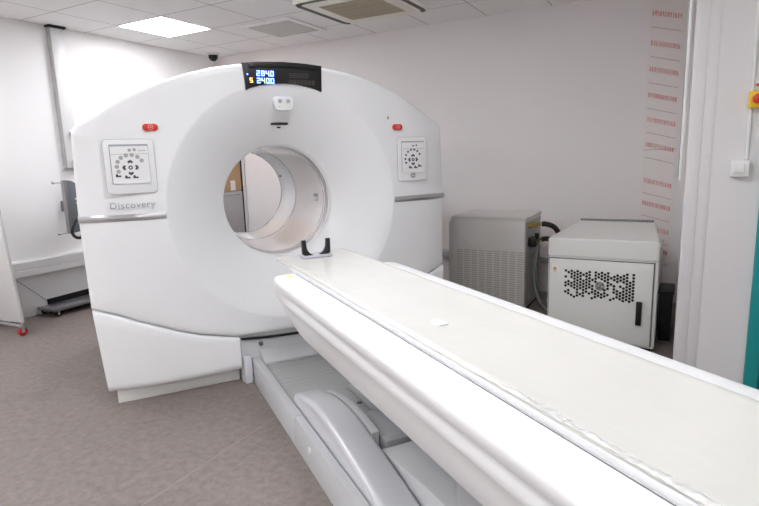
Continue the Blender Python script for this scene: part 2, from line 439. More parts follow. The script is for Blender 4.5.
# silver trims
for s, x0, x1 in ((-1, .708, 1.146), (1, .712, 1.146)):
    bm = B(); N = 14; rows = []
    for i in range(N+1):
        x = x0+(x1-x0)*i/N; y = bulge(x)
        bow = .010*math.sin(PI*i/N)
        rows.append([bm.verts.new((s*x, yy, z)) for yy, z in ((y+.02, 1.052), (y-.004, 1.052), (y-.004-bow*.3, 1.058), (y-.006-bow, 1.070), (y-.004-bow*.3, 1.083), (y-.004, 1.088), (y+.02, 1.088))])
    for a, b in zip(rows, rows[1:]):
        for k in range(6): bm.faces.new((a[k], b[k], b[k+1], a[k+1]))
        bm.faces.new((a[6], b[6], b[0], a[0]))
    bm.faces.new(rows[0]); bm.faces.new(rows[-1][::-1]); bmesh.ops.recalc_face_normals(bm, faces=bm.faces)
    obj('trim_band', bm, 'silver', G, ang=60)
# emergency buttons
for x, z, w in ((-.747, 1.546, .078), (.744, 1.538, .070)):
    bm = B(); prism(bm, rrect(x-w/2, x+w/2, z-.019, z+.019, .017, 6), YD-.012, YD+.01, 'y', .004); e = obj('emergency_button', bm, 'red', G)
    e['label'] = 'red emergency button'
    bm = B(); lathe_y(bm, x+.002, z, [(.010, YD-.015), (.014, YD-.015), (.014, YD-.01), (.010, YD-.01)], 24); cyl(bm, (x+.002, YD-.0145, z), 'y', .005, .003, 12)
    obj('button_mark', bm, 'redl', e)
    bm = B(); prism(bm, rrect(x-w/2-.005, x+w/2+.005, z-.024, z+.024, .021, 6), YD-.001, YD+.01, 'y', .0008); obj('button_bezel', bm, 'shell', e)
bm = B(); prism(bm, [(.681+.006*math.cos(a*PI/8), 1.597+.010*math.sin(a*PI/8)) for a in range(16)], YD-.003, YD+.01, 'y'); obj('key_port', bm, 'letter', G)
# control panels
def monogram(x, y, z, r, m, parent, name='emblem'):
    bm = B(); lathe_y(bm, x, z, [(r*.88, y-.0015), (r, y-.0015), (r, y), (r*.88, y)], 32)
    def arc(cx, cz, rr, a0, a1, w, n=14):
        pts = [(cx+rr*math.cos(math.radians(a0+(a1-a0)*k/n)), y-.001, cz+rr*math.sin(math.radians(a0+(a1-a0)*k/n))) for k in range(n+1)]
        tube(bm, pts, w, 6)
    w = r*.07
    arc(x-r*.30, z+r*.28, r*.30, 20, 200, w); arc(x-r*.30, z, r*.30, 150, 380, w); tube(bm, [(x-r*.6, y-.001, z), (x-r*.58, y-.001, z+r*.38)], w, 6)
    arc(x-r*.18, z-r*.42, r*.22, 60, -200, w)
    arc(x+r*.32, z+r*.28, r*.24, -60, 200, w); arc(x+r*.34, z-r*.20, r*.30, 100, 330, w)
    for k in range(4):
        a = math.radians(45+90*k); arc(x+r*.74*math.cos(a), z+r*.74*math.sin(a), r*.10, 45+90*k-120, 45+90*k+120, w)
    return obj(name, bm, m, parent)
def control_panel(cx, sgn, w, h, zc, txt):
    y = YD
    bm = B(); o = rrect(cx-w/2, cx+w/2, zc-h/2, zc+h/2, .022, 6); prism(bm, o, y-.003, y+.01, 'y', .002)
    p = obj('control_panel', bm, 'panel', G)
    sx = w*.36; z0, z1 = zc-h*.29, zc+h*.39
    bm = B(); prism(bm, rrect(cx-w/2-.002, cx+w/2+.002, zc-h/2-.002, zc+h/2+.002, .024, 6), y-.001, y+.01, 'y'); obj('shadow_gap', bm, 'btn', p)
    bm = B()   # recess frame
    prism(bm, rrect(cx-sx-.006, cx+sx+.006, z0-.006, z1+.006, .004, 3), y-.0085, y-.006, 'y', .0008); obj('bezel', bm, 'letter' if txt else 'btn', p)
    bm = B(); box(bm, cx-sx-.002, cx+sx+.004, y-.0098, y-.008, z0-.006, z1-.004); sc = obj('screen', bm, 'screen', p)
    bm = B(); box(bm, cx-sx, cx+sx, y-.0105, y-.0095, z1-.046, z1-.044); obj('divider_line', bm, 'letter', sc)
    k = .88 if not txt else 1.
    zc2 = z0+.078; 
    for i in range(8):
        a = math.radians(205-25*i) if i < 2 else math.radians(205-25*i)
        bx, bz = cx+.066*k*math.cos(a), zc2+.006+.060*math.sin(a)
        if bz < z0+.02: continue
        bm = B(); cyl(bm, (bx, y-.0125, bz), 'y', .0108 if txt else .0068, .003, 16); obj('round_button', bm, 'btn' if txt else 'bdark', sc)
    for bx, bz in ((cx+.002, z1-.025), (cx+.026, z1-.023)):
        bm = B(); cyl(bm, (bx, y-.0125, bz), 'y', .0085 if txt else .0055, .003, 16); obj('round_button', bm, 'btn' if txt else 'bdark', sc)
    for k2 in range(4):                                   # arrow pad
        a = PI/2*k2; ux, uz = math.cos(a), math.sin(a); vx, vz = -uz, ux; q = .031*k
        pts = [(cx+ux*q+vx*t+ux*s_, zc2+uz*q+vz*t+uz*s_) for s_, t in ((.010, 0), (.001, .013), (-.010, .010), (-.004, 0), (-.010, -.010), (.001, -.013))]
        bm = B(); prism(bm, pts, y-.012, y-.0095, 'y'); obj('arrow_button', bm, 'bdark', sc)
    bm = B(); lathe_y(bm, cx, zc2, [(.005, y-.012), (.011, y-.012), (.011, y-.0095), (.005, y-.0095)], 20); obj('centre_button', bm, 'bdark', sc)
    for bx, bz in ((cx-.018, zc2-.049), (cx+.022, zc2-.049), (cx-.062*k, zc2-.040) if txt else (cx+.052, zc2-.04)):
        bm = B(); prism(bm, [(bx-.014, bz-.008), (bx+.013, bz-.008), (bx+.010, bz+.002), (bx+.001, bz-.001), (bx-.006, bz+.010), (bx-.013, bz+.006)], y-.012, y-.0095, 'y'); obj('step_button', bm, 'bdark', sc)
    if txt:
        bm = B(); 
        for q in range(4): box(bm, cx+.044+.010*q, cx+.051+.010*q, y-.0105, y-.0095, z1-.031, z1-.026)
        obj('label_marks', bm, 'btn', sc)
    return p
control_panel(-.864, -1, .247, .285, 1.342, True)
pr = control_panel(.853, 1, .219, .285, 1.331, False)
monogram(.855, YD-.003, 1.222, .017, 'bdark', pr)
text_obj('lettering', 'Discovery', .0495, 'letter', G, (-.987, YD-.0015, 1.122))
# top display
bm = B(); top = []; bot = []
def outz(x):
    x = abs(x)
    for (xa, za), (xb, zb) in zip(half_top[1:], half_top[2:]):
        if xb <= x <= xa: return zb+(za-zb)*(x-xb)/(xa-xb)
    return 1.909
for k in range(17):
    x = -.228+.46*k/16; top.append((x, outz(x)+.003)); bot.append((x*1.0+(.012*(k/8-1)*-.3), math.sqrt(.701**2-x*x)+CZ-.0))
poly = [(-.234, outz(.234)+.003)]+top[1:-1]+[(.238, outz(.238)+.003)]+[(.232, bot[-1][1]-.004)]+bot[::-1][1:-1]+[(-.222, bot[0][1]-.004)]
prism(bm, poly, YD-.012, YD+.05, 'y', .002); dp = obj('display', bm, 'dispblack', G)
bm = B(); tp2 = [(x, z-.004) for x, z in top[1:-1]]; prism(bm, tp2+[(x, z-.026) for x, z in tp2[::-1]], YD-.020, YD-.011, 'y', .001); obj('display_hood', bm, 'black', dp)
SEG = {'0': 'abcdef', '1': 'bc', '2': 'abged', '3': 'abgcd', '4': 'fgbc', '5': 'afgcd', '6': 'afgedc', '7': 'abc', '8': 'abcdefg', '9': 'abcdfg', 'S': 'afgcd', '-': 'g'}
def seven(bm, ch, x, z, w, h, t, y):
    s = {'a': (0, w, h-t, h), 'g': (0, w, h/2-t/2, h/2+t/2), 'd': (0, w, 0, t), 'f': (0, t, h/2, h), 'b': (w-t, w, h/2, h), 'e': (0, t, 0, h/2), 'c': (w-t, w, 0, h/2)}
    for c in SEG[ch]:
        a, b, c0, c1 = s[c]; box(bm, x+a, x+b, y-.001, y+.001, z+c0, z+c1)
yd = YD-.0135
def number(txt, x, z, w, h, t, m, name, step):
    for ch in txt:
        if ch == '.':
            bm = B(); box(bm, x-step*.22, x-step*.22+t, yd-.001, yd+.001, z, z+t); obj('decimal_point', bm, m, dp); continue
        bm = B(); seven(bm, ch, x, z, w, h, t, yd); obj(name, bm, m, dp, smooth=False, weld=False); x += step
number('284.0', -.156, 1.829, .019, .029, .0042, 'blue', 'lit_digit', .0265)
number('240.0', -.156, 1.789, .019, .029, .0042, 'blue', 'lit_digit', .0265)
number('S', -.197, 1.791, .016, .026, .0035, 'orange', 'status_letter', .03)
number('88888', .036, 1.825, .017, .025, .0022, 'dim', 'unlit_digit', .0245)
number('8888888', .034, 1.787, .015, .024, .0022, 'dim', 'unlit_digit', .0232)
bm = B(); cyl(bm, (-.209, yd-.001, 1.836), 'y', .0035, .003, 10); obj('indicator_light', bm, 'blue', dp)
# sensor pod under the display
bm = B(); prism(bm, [(-.045, 1.718), (-.054, 1.712), (-.060, 1.698), (-.056, 1.664), (-.050, 1.650), (-.036, 1.640), (.036, 1.640), (.050, 1.650), (.056, 1.664), (.060, 1.698), (.054, 1.712), (.045, 1.718)][::-1], YD+.008, YD+.06, 'y', .003)
sp_ = obj('intercom', bm, 'panel', G)
for x in (-.024, .026):
    bm = B(); cyl(bm, (x, YD+.004, 1.693), 'y', .012, .006, 20); obj('speaker', bm, 'btn', sp_)
bm = B(); cyl(bm, (-.028, YD+.005, 1.660), 'y', .003, .004, 10); obj('indicator', bm, 'letter', sp_)
bm = B(); prism(bm, rrect(-.057, .052, 1.563, 1.580, .008, 4), dish(.477)-.010, dish(.477)+.03, 'y', .001); obj('laser_slot', bm, 'black', G)
bm = B(); box(bm, -.014, .008, dish(.459)-.008, dish(.459)+.02, 1.545, 1.553); obj('laser_mark', bm, 'black', G)
# side cable loops
bm = B(); tube(bm, spline([(1.125, .20, 1.10), (1.148, .18, 1.09), (1.165, .17, 1.05), (1.155, .18, 1.0), (1.125, .22, .985)]), .010, 8); obj('cable_loop', bm, 'black', G)
bm = B(); tube(bm, spline([(-1.145, .20, 1.08), (-1.17, .20, 1.05), (-1.195, .20, .99), (-1.18, .20, .955), (-1.15, .20, .955), (-1.145, .20, 1.0)]), .009, 8); obj('cable_loop', bm, 'black', G)

# ------------------------------------------------------------------ patient table (own frame, y = gantry Y - 2)
T = empty('patient_table', g2r(.938, 2.0), GA)
tag(T, 'long white patient table on a grey base, reaching from the scanner to the foreground', 'scanner table')
def ty(Y): return Y-2.0
YE = -.55
# base
bm = B(); box(bm, -.245, .245, ty(2.24), ty(3.118), .0, .135, .003); obj('deck', bm, 'ribbed', T)
bm = B(); box(bm, -.245, .245, ty(2.232), ty(2.239), .02, .137); obj('deck_edge', bm, 'seam', T)
for s in (-1, 1):
    a, b = sorted((s*.247, s*.297))
    bm = B(); prism(bm, [(a, 0), (b, 0), (b, .14), (b-.006, .15), (a+.006, .15), (a, .14)], ty(2.372), ty(3.256), 'y', .003); obj('side_rail', bm, 'tgrey', T)
    bm = B(); prism(bm, [(a, 0), (b, 0), (b, .14), (b-.006, .15), (a+.006, .15), (a, .14)], ty(YE+.1), ty(2.368), 'y', .003); r_ = obj('side_rail', bm, 'tgrey', T)
    bm = B(); cyl(bm, (s*.2965, ty(2.13), .095), (s, 0, 0), .016, .006, 20); obj('rail_plug', bm, 'white', r_)
bm = B(); cyl(bm, (.05, ty(2.38), .134), 'z', .014, .004, 20); obj('deck_bolt', bm, 'seam', T)
# lift arm covers
def arm(s):
    prof = [(2.566, .150), (2.545, .182), (2.49, .203), (2.39, .228), (2.27, .252), (2.14, .264), (2.03, .261), (1.90, .243), (1.72, .212), (1.45, .160), (1.20, .120), (.9, .095), (.6, .08), (.6, .03), (2.46, .03), (2.52, .06), (2.555, .11)]
    top = spline([(y, 0, z) for y, z in prof[:13]], 4); pts = [(ty(v.x), v.z) for v in top]+[(ty(y), z) for y, z in prof[13:]]
    bm = B(); a, b = sorted((s*.2445, s*.100)); prism(bm, pts, a, b, 'x', .026, 5)
    o = obj('lift_arm_cover', bm, 'tgrey2', T, ang=60)
    bm = B(); top = spline([(2.60, 0, .14), (2.50, 0, .185), (2.38, 0, .226), (2.2, 0, .252), (2.02, 0, .254), (1.90, 0, .238)], 5)
    a, b = sorted((s*.0995, s*.066)); prism(bm, [(ty(v.x), v.z) for v in top]+[(ty(1.90), .14), (ty(2.6), .137)], a, b, 'x', .004); obj('arm_flange', bm, 'tgrey', o)
arm(-1); arm(1)
bm = B(); prism(bm, [(ty(2.17), .0), (ty(2.17), .18), (ty(2.155), .198), (ty(1.86), .225), (ty(1.845), .215), (ty(1.845), .0)], -.060, .060, 'x', .006); obj('pedestal_cover', bm, 'tmid', T)
bm = B(); prism(bm, [(ty(1.835), .0), (ty(1.835), .185), (ty(1.82), .203), (ty(1.5), .235), (ty(.6), .30), (ty(.6), .0)], -.094, .094, 'x', .006); obj('pedestal_cover', bm, 'tgrey', T)
bm = B(); box(bm, -.092, .092, ty(.3), ty(1.3), .12, .52, .02); obj('lift_column', bm, 'tmid', T)
# table body: lofted section with a rounded nose
def loft(secs, caps=True):
    bm = B(); R_ = [[bm.verts.new(p) for p in s] for s in secs]; n = len(R_[0])
    for a, b in zip(R_, R_[1:]):
        for k in range(n): bm.faces.new((a[k], a[(k+1) % n], b[(k+1) % n], b[k]))
    if caps: bm.faces.new(R_[0]); bm.faces.new(R_[-1][::-1])
    bmesh.ops.recalc_face_normals(bm, faces=bm.faces); return bm
halfsec = [(0, .505), (.15, .505), (.19, .512), (.225, .530), (.262, .566), (.278, .590), (.290, .625), (.300, .665), (.303, .690), (.312, .704), (.3175, .715), (.317, .730), (.3105, .738), (.3095, .748), (.314, .757),
           (.322, .764), (.3285, .775), (.3305, .788), (.329, .802), (.322, .812), (.310, .8175), (.290, .8192), (.245, .8195), (.2225, .8195), (.2215, .817), (.2185, .817), (.2175, .8195), (0, .8195)]
def section(y, k=0.):
    out = []
    cz = .795
    for x, z in halfsec+[(-x, z) for x, z in halfsec[::-1] if x > 0]:
        sx = 1-.13*max(0, (k-.45)/.55)**2.6
        if k > .1 and abs(x) > .29 and .70 < z < .77:
            t = min(1, (k-.1)/.35); x = math.copysign(abs(x)*(1-t)+t*(.328-(.770-z)*.12), x)
        zz = z if z > cz else cz+(z-cz)*(1-.52*k**2)
        zz = zz if z < cz else cz+(zz-cz)*(1-.55*max(0, k-.7)/.3)
        out.append((x*sx, y, zz))
    return out
secs = [section(ty(YE)), section(ty(1.0)), section(ty(2.0)), section(ty(2.12), .0)]
for y, k in ((2.20, .10), (2.26, .22), (2.31, .34), (2.36, .45), (2.41, .56), (2.45, .66), (2.485, .77), (2.508, .87), (2.52, .94), (2.526, 1.0)): secs.append(section(ty(y), k))
tb = obj('table_cover', loft(secs), 'tcover', T, ang=50)
# lower body under the cover
bm = B(); prism(bm, [(-.165, .499), (.165, .499), (.135, .43), (-.135, .43)], ty(YE+.05), ty(2.0), 'y', .008); obj('table_underbody', bm, 'tgrey', T)
bm = B(); tube(bm, [(-.220, ty(YE), .8190), (-.220, ty(2.46), .8190)], .0018, 6); obj('slot_line', bm, 'seam', tb)
bm = B(); tube(bm, [(.220, ty(YE), .8190), (.220, ty(2.46), .8190)], .0018, 6); obj('slot_line', bm, 'seam', tb)
bm = B(); box(bm, -.268, -.245, ty(2.40), ty(2.45), .818, .8204, .0006); obj('yellow_mark', bm, mat('pale_yellow_mark', (.93, .86, .55), .5), tb)
# cradle
def crad(y, k, t):
    w = .2165*(1-.10*k**3); out = []; N = 12
    for i in range(N+1):
        x = -w+2*w*i/N; out.append((x, y, .827+.008*(x/w)**2))
    for i in range(N, -1, -1):
        x = -w+2*w*i/N; out.append((x*.995, y, .8200+.0005*(x/w)**2))
    return out
secs = [crad(ty(YE+.02), 0, 0), crad(ty(2.5), 0, 0)]+[crad(ty(y), k, 0) for y, k in ((2.76, .4), (2.83, .7), (2.86, 1), (2.87, 1.05))]
obj('cradle', loft(secs), 'tcover', T, ang=50)

# mattress lying on the cradle
MT = empty('mattress', g2r(.938, 1.2, .8275), GA); tag(MT, 'long cream vinyl mattress in clear film lying on the white table', 'mattress')
import mathutils
def nz(x, y, s): return mathutils.noise.noise(Vector((x*s, y*s, 3.1)))
def mattress():
    bm = B(); y0, y1 = YE+.03-1.2, 2.835-1.2; NY = 300; NX = 30; T_ = []; Bt = []
    for j in range(NY+1):
        y = y0+(y1-y0)*j/NY; rt = []; rb = []
        f = j/NY
        for i in range(NX+1):
            u = -1+2*i/NX
            w = .2095+.0012*nz(0, y, 3)
            if f > .985: w *= 1-.05*(f-.985)/.015
            x = u*w
            z = .0075+.0075*abs(u)**2.6-(.005*max(0, (abs(u)-.93)/.07)**2)
            edge = max(0, (abs(u)-.72)/.28)
            z += .0014*nz(x, y, 7)*(.5+.7*edge)+.0008*nz(x+7, y, 26)*(.2+1.2*edge)
            yy = y+(.18*(x+.2) if f > .99 else 0)*((f-.99)/.01 if f>.99 else 0)
            rt.append(bm.verts.new((x, yy, z))); rb.append(bm.verts.new((x*.98, yy, .0005+.0078*u*u)))
        T_.append(rt); Bt.append(rb)
    for j in range(NY):
        for i in range(NX):
            bm.faces.new((T_[j][i], T_[j][i+1], T_[j+1][i+1], T_[j+1][i])); bm.faces.new((Bt[j][i], Bt[j+1][i], Bt[j+1][i+1], Bt[j][i+1]))
        bm.faces.new((T_[j][0], T_[j+1][0], Bt[j+1][0], Bt[j][0])); bm.faces.new((T_[j][NX], Bt[j][NX], Bt[j+1][NX], T_[j+1][NX]))
    for i in range(NX):
        bm.faces.new((T_[0][i], Bt[0][i], Bt[0][i+1], T_[0][i+1])); bm.faces.new((T_[NY][i], T_[NY][i+1], Bt[NY][i+1], Bt[NY][i]))
    bmesh.ops.recalc_face_normals(bm, faces=bm.faces)
    obj('padding', bm, 'mattress', MT, ang=80)
    # crinkled film overlapping the near edge
    bm = B(); rows = []; NY = 420; NX = 9; y0, y1 = .38-1.2, 1.0-1.2
    for j in range(NY+1):
        y = y0+(y1-y0)*j/NY; r = []
        wd = (.018+.012*nz(1, y, 6))*min(1, .25+4*min(j, NY-j)/NY)
        for i in range(NX+1):
            x = -.2085+wd*i/NX; u = abs(x)/.212
            z = .0075+.0075*u**2.6-(.005*max(0, (u-.93)/.07)**2)+.0022+.0026*nz(x*2, y, 34)+.0018*nz(x+3, y+5, 80)
            r.append((x, y, z))
        rows.append(r)
    up = [[bm.verts.new(p) for p in r] for r in rows]; dn = [[bm.verts.new((p[0], p[1], p[2]-.0008)) for p in r] for r in rows]
    for j in range(NY):
        for i in range(NX):
            bm.faces.new((up[j][i], up[j][i+1], up[j+1][i+1], up[j+1][i])); bm.faces.new((dn[j][i], dn[j+1][i], dn[j+1][i+1], dn[j][i+1]))
        bm.faces.new((up[j][0], up[j+1][0], dn[j+1][0], dn[j][0])); bm.faces.new((up[j][NX], dn[j][NX], dn[j+1][NX], up[j+1][NX]))
    bmesh.ops.recalc_face_normals(bm, faces=bm.faces)
    o = obj('plastic_film', bm, 'clear', MT, ang=25); o['label'] = 'crinkled shiny clear film along the near edge'
    bm = B(); box(bm, -.020, .020, -.027, .027, 0, .0014, .0005); o = obj('sticker', bm, 'paper', MT, loc=(.865-.938, 1.41-1.2, .0098)); o['label'] = 'small square white sticker'
mattress()
# head holder
HH = empty('head_holder', g2r(.920, 2.735, .8385), GA); tag(HH, 'black U-shaped head holder standing at the scanner end of the mattress', 'head holder')
bm = B(); N = 18; outer = [(-.078, .094), (-.077, .02), (-.060, .008), (-.030, .0), (.030, 0), (.060, .008), (.077, .02), (.078, .094)]
inner = [(.0575, .094)]+[(.0555*math.cos(a), .066-.057*math.sin(a)) for a in [PI*k/N for k in range(N+1)]]+[(-.0575, .094)]
prism(bm, outer+inner, -.012, .012, 'y', .002); obj('cradle_block', bm, 'black', HH, loc=(0, 0, .0))
bm = B(); box(bm, -.082, .082, -.028, .035, -.002, .012, .005); obj('foam_pad', bm, mat('lilac_grey_pad', (.78, .78, .82), .3), HH)

# ------------------------------------------------------------------ ceiling things
def lamp(cx, cy, label):
    o = empty('ceiling_light', (cx, cy, H)); tag(o, label, 'ceiling light')
    bm = B(); w = .2995
    for a in ((-w, w, -w, -w+.008), (-w, w, w-.008, w), (-w, -w+.008, -w+.008, w-.008), (w-.008, w, -w+.008, w-.008)): box(bm, *a, -.006, -.0005)
    obj('frame', bm, 'ventf', o)
    obj('diffuser', box(B(), -w+.008, w-.008, -w+.008, w-.008, -.004, -.0005), 'lamp', o)
    return o
lamp(-4.41, 3.86, 'bright square light panel set in the ceiling near the left wall')
ADDED_LAMPS = [(-2.61, 2.66, 'added unseen square ceiling light panel in front of the scanner'), (-.81, 1.46, 'added unseen square ceiling light panel over the patient table'),
         (-.21, -.94, 'added unseen square ceiling light panel just behind the camera'), (-2.61, -.34, 'added unseen square ceiling light panel at the left, level with the camera'), (-4.41, 1.46, 'added unseen square ceiling light panel along the left wall'), (1.59, -.94, 'added unseen square ceiling light panel in the corner behind the camera'), (-4.41, -.94, 'added unseen square ceiling light panel in the left corner behind the camera')]
for x, y, l in ADDED_LAMPS: lamp(x, y, l)  # extra panels out of view, added to brighten the room
# perforated vent
v = empty('ceiling_vent', (-3.53, 4.55, H)); tag(v, 'square perforated grey air grille in a white ceiling frame', 'air vent')
bm = B(); w = .305
for a in ((-w, w, -w, -w+.05), (-w, w, w-.05, w), (-w, -w+.05, -w+.05, w-.05), (w-.05, w, -w+.05, w-.05)): box(bm, *a, -.014, -.0005, .002)
obj('frame', bm, 'ventf', v)
gm = mat('perforated_grey', (.55, .54, .53), .6)
nt = gm.node_tree; vo = nt.nodes.new('ShaderNodeTexVoronoi'); vo.inputs['Scale'].default_value = 90; vo.inputs['Randomness'].default_value = 0
rp = nt.nodes.new('ShaderNodeValToRGB'); rp.color_ramp.elements[0].color = (*lin((.48, .47, .46)), 1); rp.color_ramp.elements[1].color = (*lin((.86, .85, .83)), 1); rp.color_ramp.elements[0].position = .25; rp.color_ramp.elements[1].position = .4
tc = nt.nodes.new('ShaderNodeTexCoord'); nt.links.new(tc.outputs['Object'], vo.inputs['Vector']); nt.links.new(vo.outputs['Distance'], rp.inputs[0]); nt.links.new(rp.outputs[0], nt.nodes['Principled BSDF'].inputs['Base Color'])
obj('grille', box(B(), -w+.05, w-.05, -w+.05, w-.05, -.009, -.0005), gm, v)
# dropped tile edge beside the vent
# cassette air conditioner
A = empty('air_conditioner', (-2.47, 4.28, H)); tag(A, 'cream ceiling cassette air conditioner with a central intake grille and black louvre slots', 'air conditioner')
bm = B(); prism(bm, rrect(-.435, .435, -.435, .45, .05, 5), -.030, -.0005, 'z', .008, 3); obj('panel', bm, 'ac', A)
bm = B()
def slotpoly(rot):
    pts = [(-.34, -.428), (.34, -.428), (.395, -.412), (.418, -.375), (.385, -.362), (.345, -.385), (-.345, -.385), (-.385, -.362), (-.418, -.375), (-.395, -.412)]
    c, s = math.cos(rot), math.sin(rot); return [(x*c-y*s, x*s+y*c) for x, y in pts]
for k in (0, 1, 3): prism(bm, slotpoly(k*PI/2), -.033, -.028, 'z')
obj('louvre_slot', bm, 'black', A)
bm = B(); prism(bm, rrect(-.34, .34, -.34, .34, .02, 3), -.036, -.028, 'z', .003); obj('grille_frame', bm, 'ac', A)
bm = B(); box(bm, -.27, .27, -.27, .27, -.0375, -.034)
for k in range(34):
    x = -.262+.524*k/33; box(bm, x-.003, x+.003, -.268, .268, -.0405, -.037)
for k in range(5):
    y = -.2+.1*k; box(bm, -.268, .268, y-.003, y+.003, -.041, -.038)
obj('intake_grille', bm, 'acg', A, weld=False)
# dome camera
S = empty('security_camera', (-5.02, 5.07, H)); tag(S, 'small black dome security camera on the ceiling above the scanner', 'security camera')
bm = B(); lathe_z(bm, 0, 0, [(.075, -.0005), (.078, -.012), (.066, -.026)][::-1], 32); obj('mount', bm, 'white', S)
bm = B(); lathe_z(bm, 0, 0, [(.006, -.095), (.028, -.088), (.045, -.070), (.054, -.045), (.056, -.026)], 32); obj('dome', bm, 'dispblack', S)

# ------------------------------------------------------------------ left wall things
V = empty('cable_duct', (-5.199, 3.24, 1.33)); tag(V, 'tall white cable duct running down the left wall from the ceiling', 'cable duct')
obj('duct_body', box(B(), .0005, .05, -.065, .065, 0, H-1.33-.02, .004), 'trunkg', V)
obj('duct_lid', box(B(), .046, .056, -.055, .065, .002, H-1.33-.025, .003), 'trunk', V)
obj('ceiling_gap', box(B(), .0005, .075, -.075, .085, H-1.33-.019, H-1.33-.001), 'dark', V)
for z in (1.66, 1.40):
    b = obj('clip', box(B(), .056, .085, .0, .085, z-1.33-.022, z-1.33+.022, .004), 'silver', V)
    obj('clip_end', box(B(), .06, .082, -.006, .001, z-1.33-.012, z-1.33+.012, .001), 'letter', b)
# steel plate beside the gantry
Pp = empty('steel_bracket', (-5.0, 3.05, .725)); tag(Pp, 'grey steel mounting plate with pegs on the wall left of the scanner', 'bracket')
bm = B(); prism(bm, [(.0, .0), (.24, .03), (.24, .38), (.06, .49), (0, .50)], -.03, .0, 'x', .002); pl = obj('plate', bm, 'plate', Pp)
bm = B(); box(bm, -.055, .004, -.012, .012, .0, .50, .003); obj('edge_strip', bm, 'steel', Pp)
bm = B(); box(bm, -.199, -.05, .05, .08, .2, .3, .004); obj('wall_arm', bm, 'plate', Pp)
for z in (.01, .48):
    bm = B(); cyl(bm, (-.02, -.10, z), 'y', .007, .15, 12); lathe_y(bm, -.02, z, [(.0071, -.11), (.013, -.11), (.013, -.095), (.0071, -.095)], 16); obj('peg', bm, 'steel', Pp)
for y, z in ((.10, .36), (.08, .32), (.09, .28), (.14, .40)):
    bm = B(); cyl(bm, (.0, y, z), 'x', .008, .003, 12); obj('bolt', bm, 'white', pl)
# low panel under the trunking
W = empty('wall_panel', (-5.165, 2.9, 0)); tag(W, 'white boxed panel below the trunking with a dark cut-out at the floor', 'panel')
bm = B(); prism(bm, [(-1.2, .004), (-.075, .004), (-.08, .128), (1.0, .15), (1.0, .382), (-1.2, .382)], -.012, .012, 'x', .001); obj('board', bm, 'trunk', W)
bm = B(); tube(bm, [(.013, -.325, .372), (.013, -.078, .118)], .0025, 6); obj('joint_line', bm, 'seam', W)
bm = B(); box(bm, -.033, -.012, -.05, 1.0, .001, .38); obj('void_shade', bm, 'dark', W)  # near-black sheet standing in for the shade inside the cut-out
# dolly
D = empty('trolley', (-5.045, 3.09, 0)); tag(D, 'low grey steel trolley on castors tucked against the left wall', 'trolley')
bm = B(); prism(bm, [(-.13, -.36), (.14, -.36), (.17, .40), (-.13, .40)], .062, .074, 'z', .003); box(bm, -.128, .14, -.358, -.345, .052, .080, .003); box(bm, .128, .138, -.35, .4, .052, .080, .003)
obj('tray', bm, 'steel', D)
for x, y in ((.12, -.31), (-.10, -.31), (.13, .33), (-.10, .33)):
    bm = B(); cyl(bm, (x-.010, y, .023), 'x', .022, .020, 20); cs = obj('castor', bm, 'black', D)
    bm = B(); box(bm, x-.018, x-.013, y-.010, y+.010, .022, .062); box(bm, x+.013, x+.018, y-.010, y+.010, .022, .062); box(bm, x-.018, x+.018, y-.012, y+.012, .050, .062); obj('fork', bm, 'silver', cs)
# mobile screen at the left edge
N_ = empty('mobile_screen', (-4.85, 2.3, 0)); tag(N_, 'pale mobile screen on a steel foot bar with red castors at the left edge', 'screen')
bm = B(); prism(bm, [(-.32, .095), (.275, .125), (.204, .69), (.172, .99), (.13, 1.45), (-.32, 1.45)], -.012, .012, 'y', .004); obj('screen_panel', bm, 'screenp', N_)
bm = B(); tube(bm, [(-.32, 0, .075), (.25, .0, .09)], .013, 10); tube(bm, [(.24, 0, .09), (.268, 0, .14)], .010, 8); tube(bm, [(-.28, 0, .075), (-.28, 0, .12)], .01, 8); obj('foot_bar', bm, 'silver', N_)
for x in (.205, -.27):
    bm = B(); cyl(bm, (x-.012, .02, .034), 'x', .034, .026, 20, .003); cs = obj('castor', bm, 'castor', N_)
    bm = B(); box(bm, x-.017, x-.013, .005, .03, .03, .08); box(bm, x+.015, x+.019, .005, .03, .03, .08); box(bm, x-.017, x+.019, .0, .032, .072, .082); obj('fork', bm, 'silver', cs)
bm = B(); tube(bm, [(-.22, -.001, .082), (-.22, .25, .05)], .012, 8); tube(bm, [(-.22, 0, .082), (-.22, -.28, .05)], .012, 8); obj('cross_foot', bm, 'silver', N_)

# ------------------------------------------------------------------ seen through the bore
K = empty('cupboard', (-4.98, 4.82, 0)); tag(K, 'tall cupboard with a cork upper panel and grey lower door, seen through the bore', 'cupboard')
obj('carcass', box(B(), -.215, .10, -.5, .42, 0, 1.85, .004), 'cupb', K)
obj('cork_panel', box(B(), .1005, .112, -.49, .405, .985, 1.84, .002), 'cork', K)
d_ = obj('lower_door', box(B(), .1005, .118, -.49, .405, .02, .972, .004), 'cupb', K)
obj('door_groove', box(B(), .1178, .119, -.47, .36, .93, .936), 'seam', d_)
obj('gap_shade', box(B(), .09, .125, .408, .42, 0, 1.85, .002), 'dark', K)  # dark strip painted as the shadow gap at the cupboard's far edge
obj('side_strip', box(B(), .08, .128, .4205, .465, 0, 1.85, .003), 'trunk', K)
nt_ = obj('notice', box(B(), 0, .0015, -.04, .04, -.06, .06), 'paper', loc=(-4.8665, 5.075, 1.05)); tag(nt_, 'small white paper notice pinned low on the cork panel', 'notice')

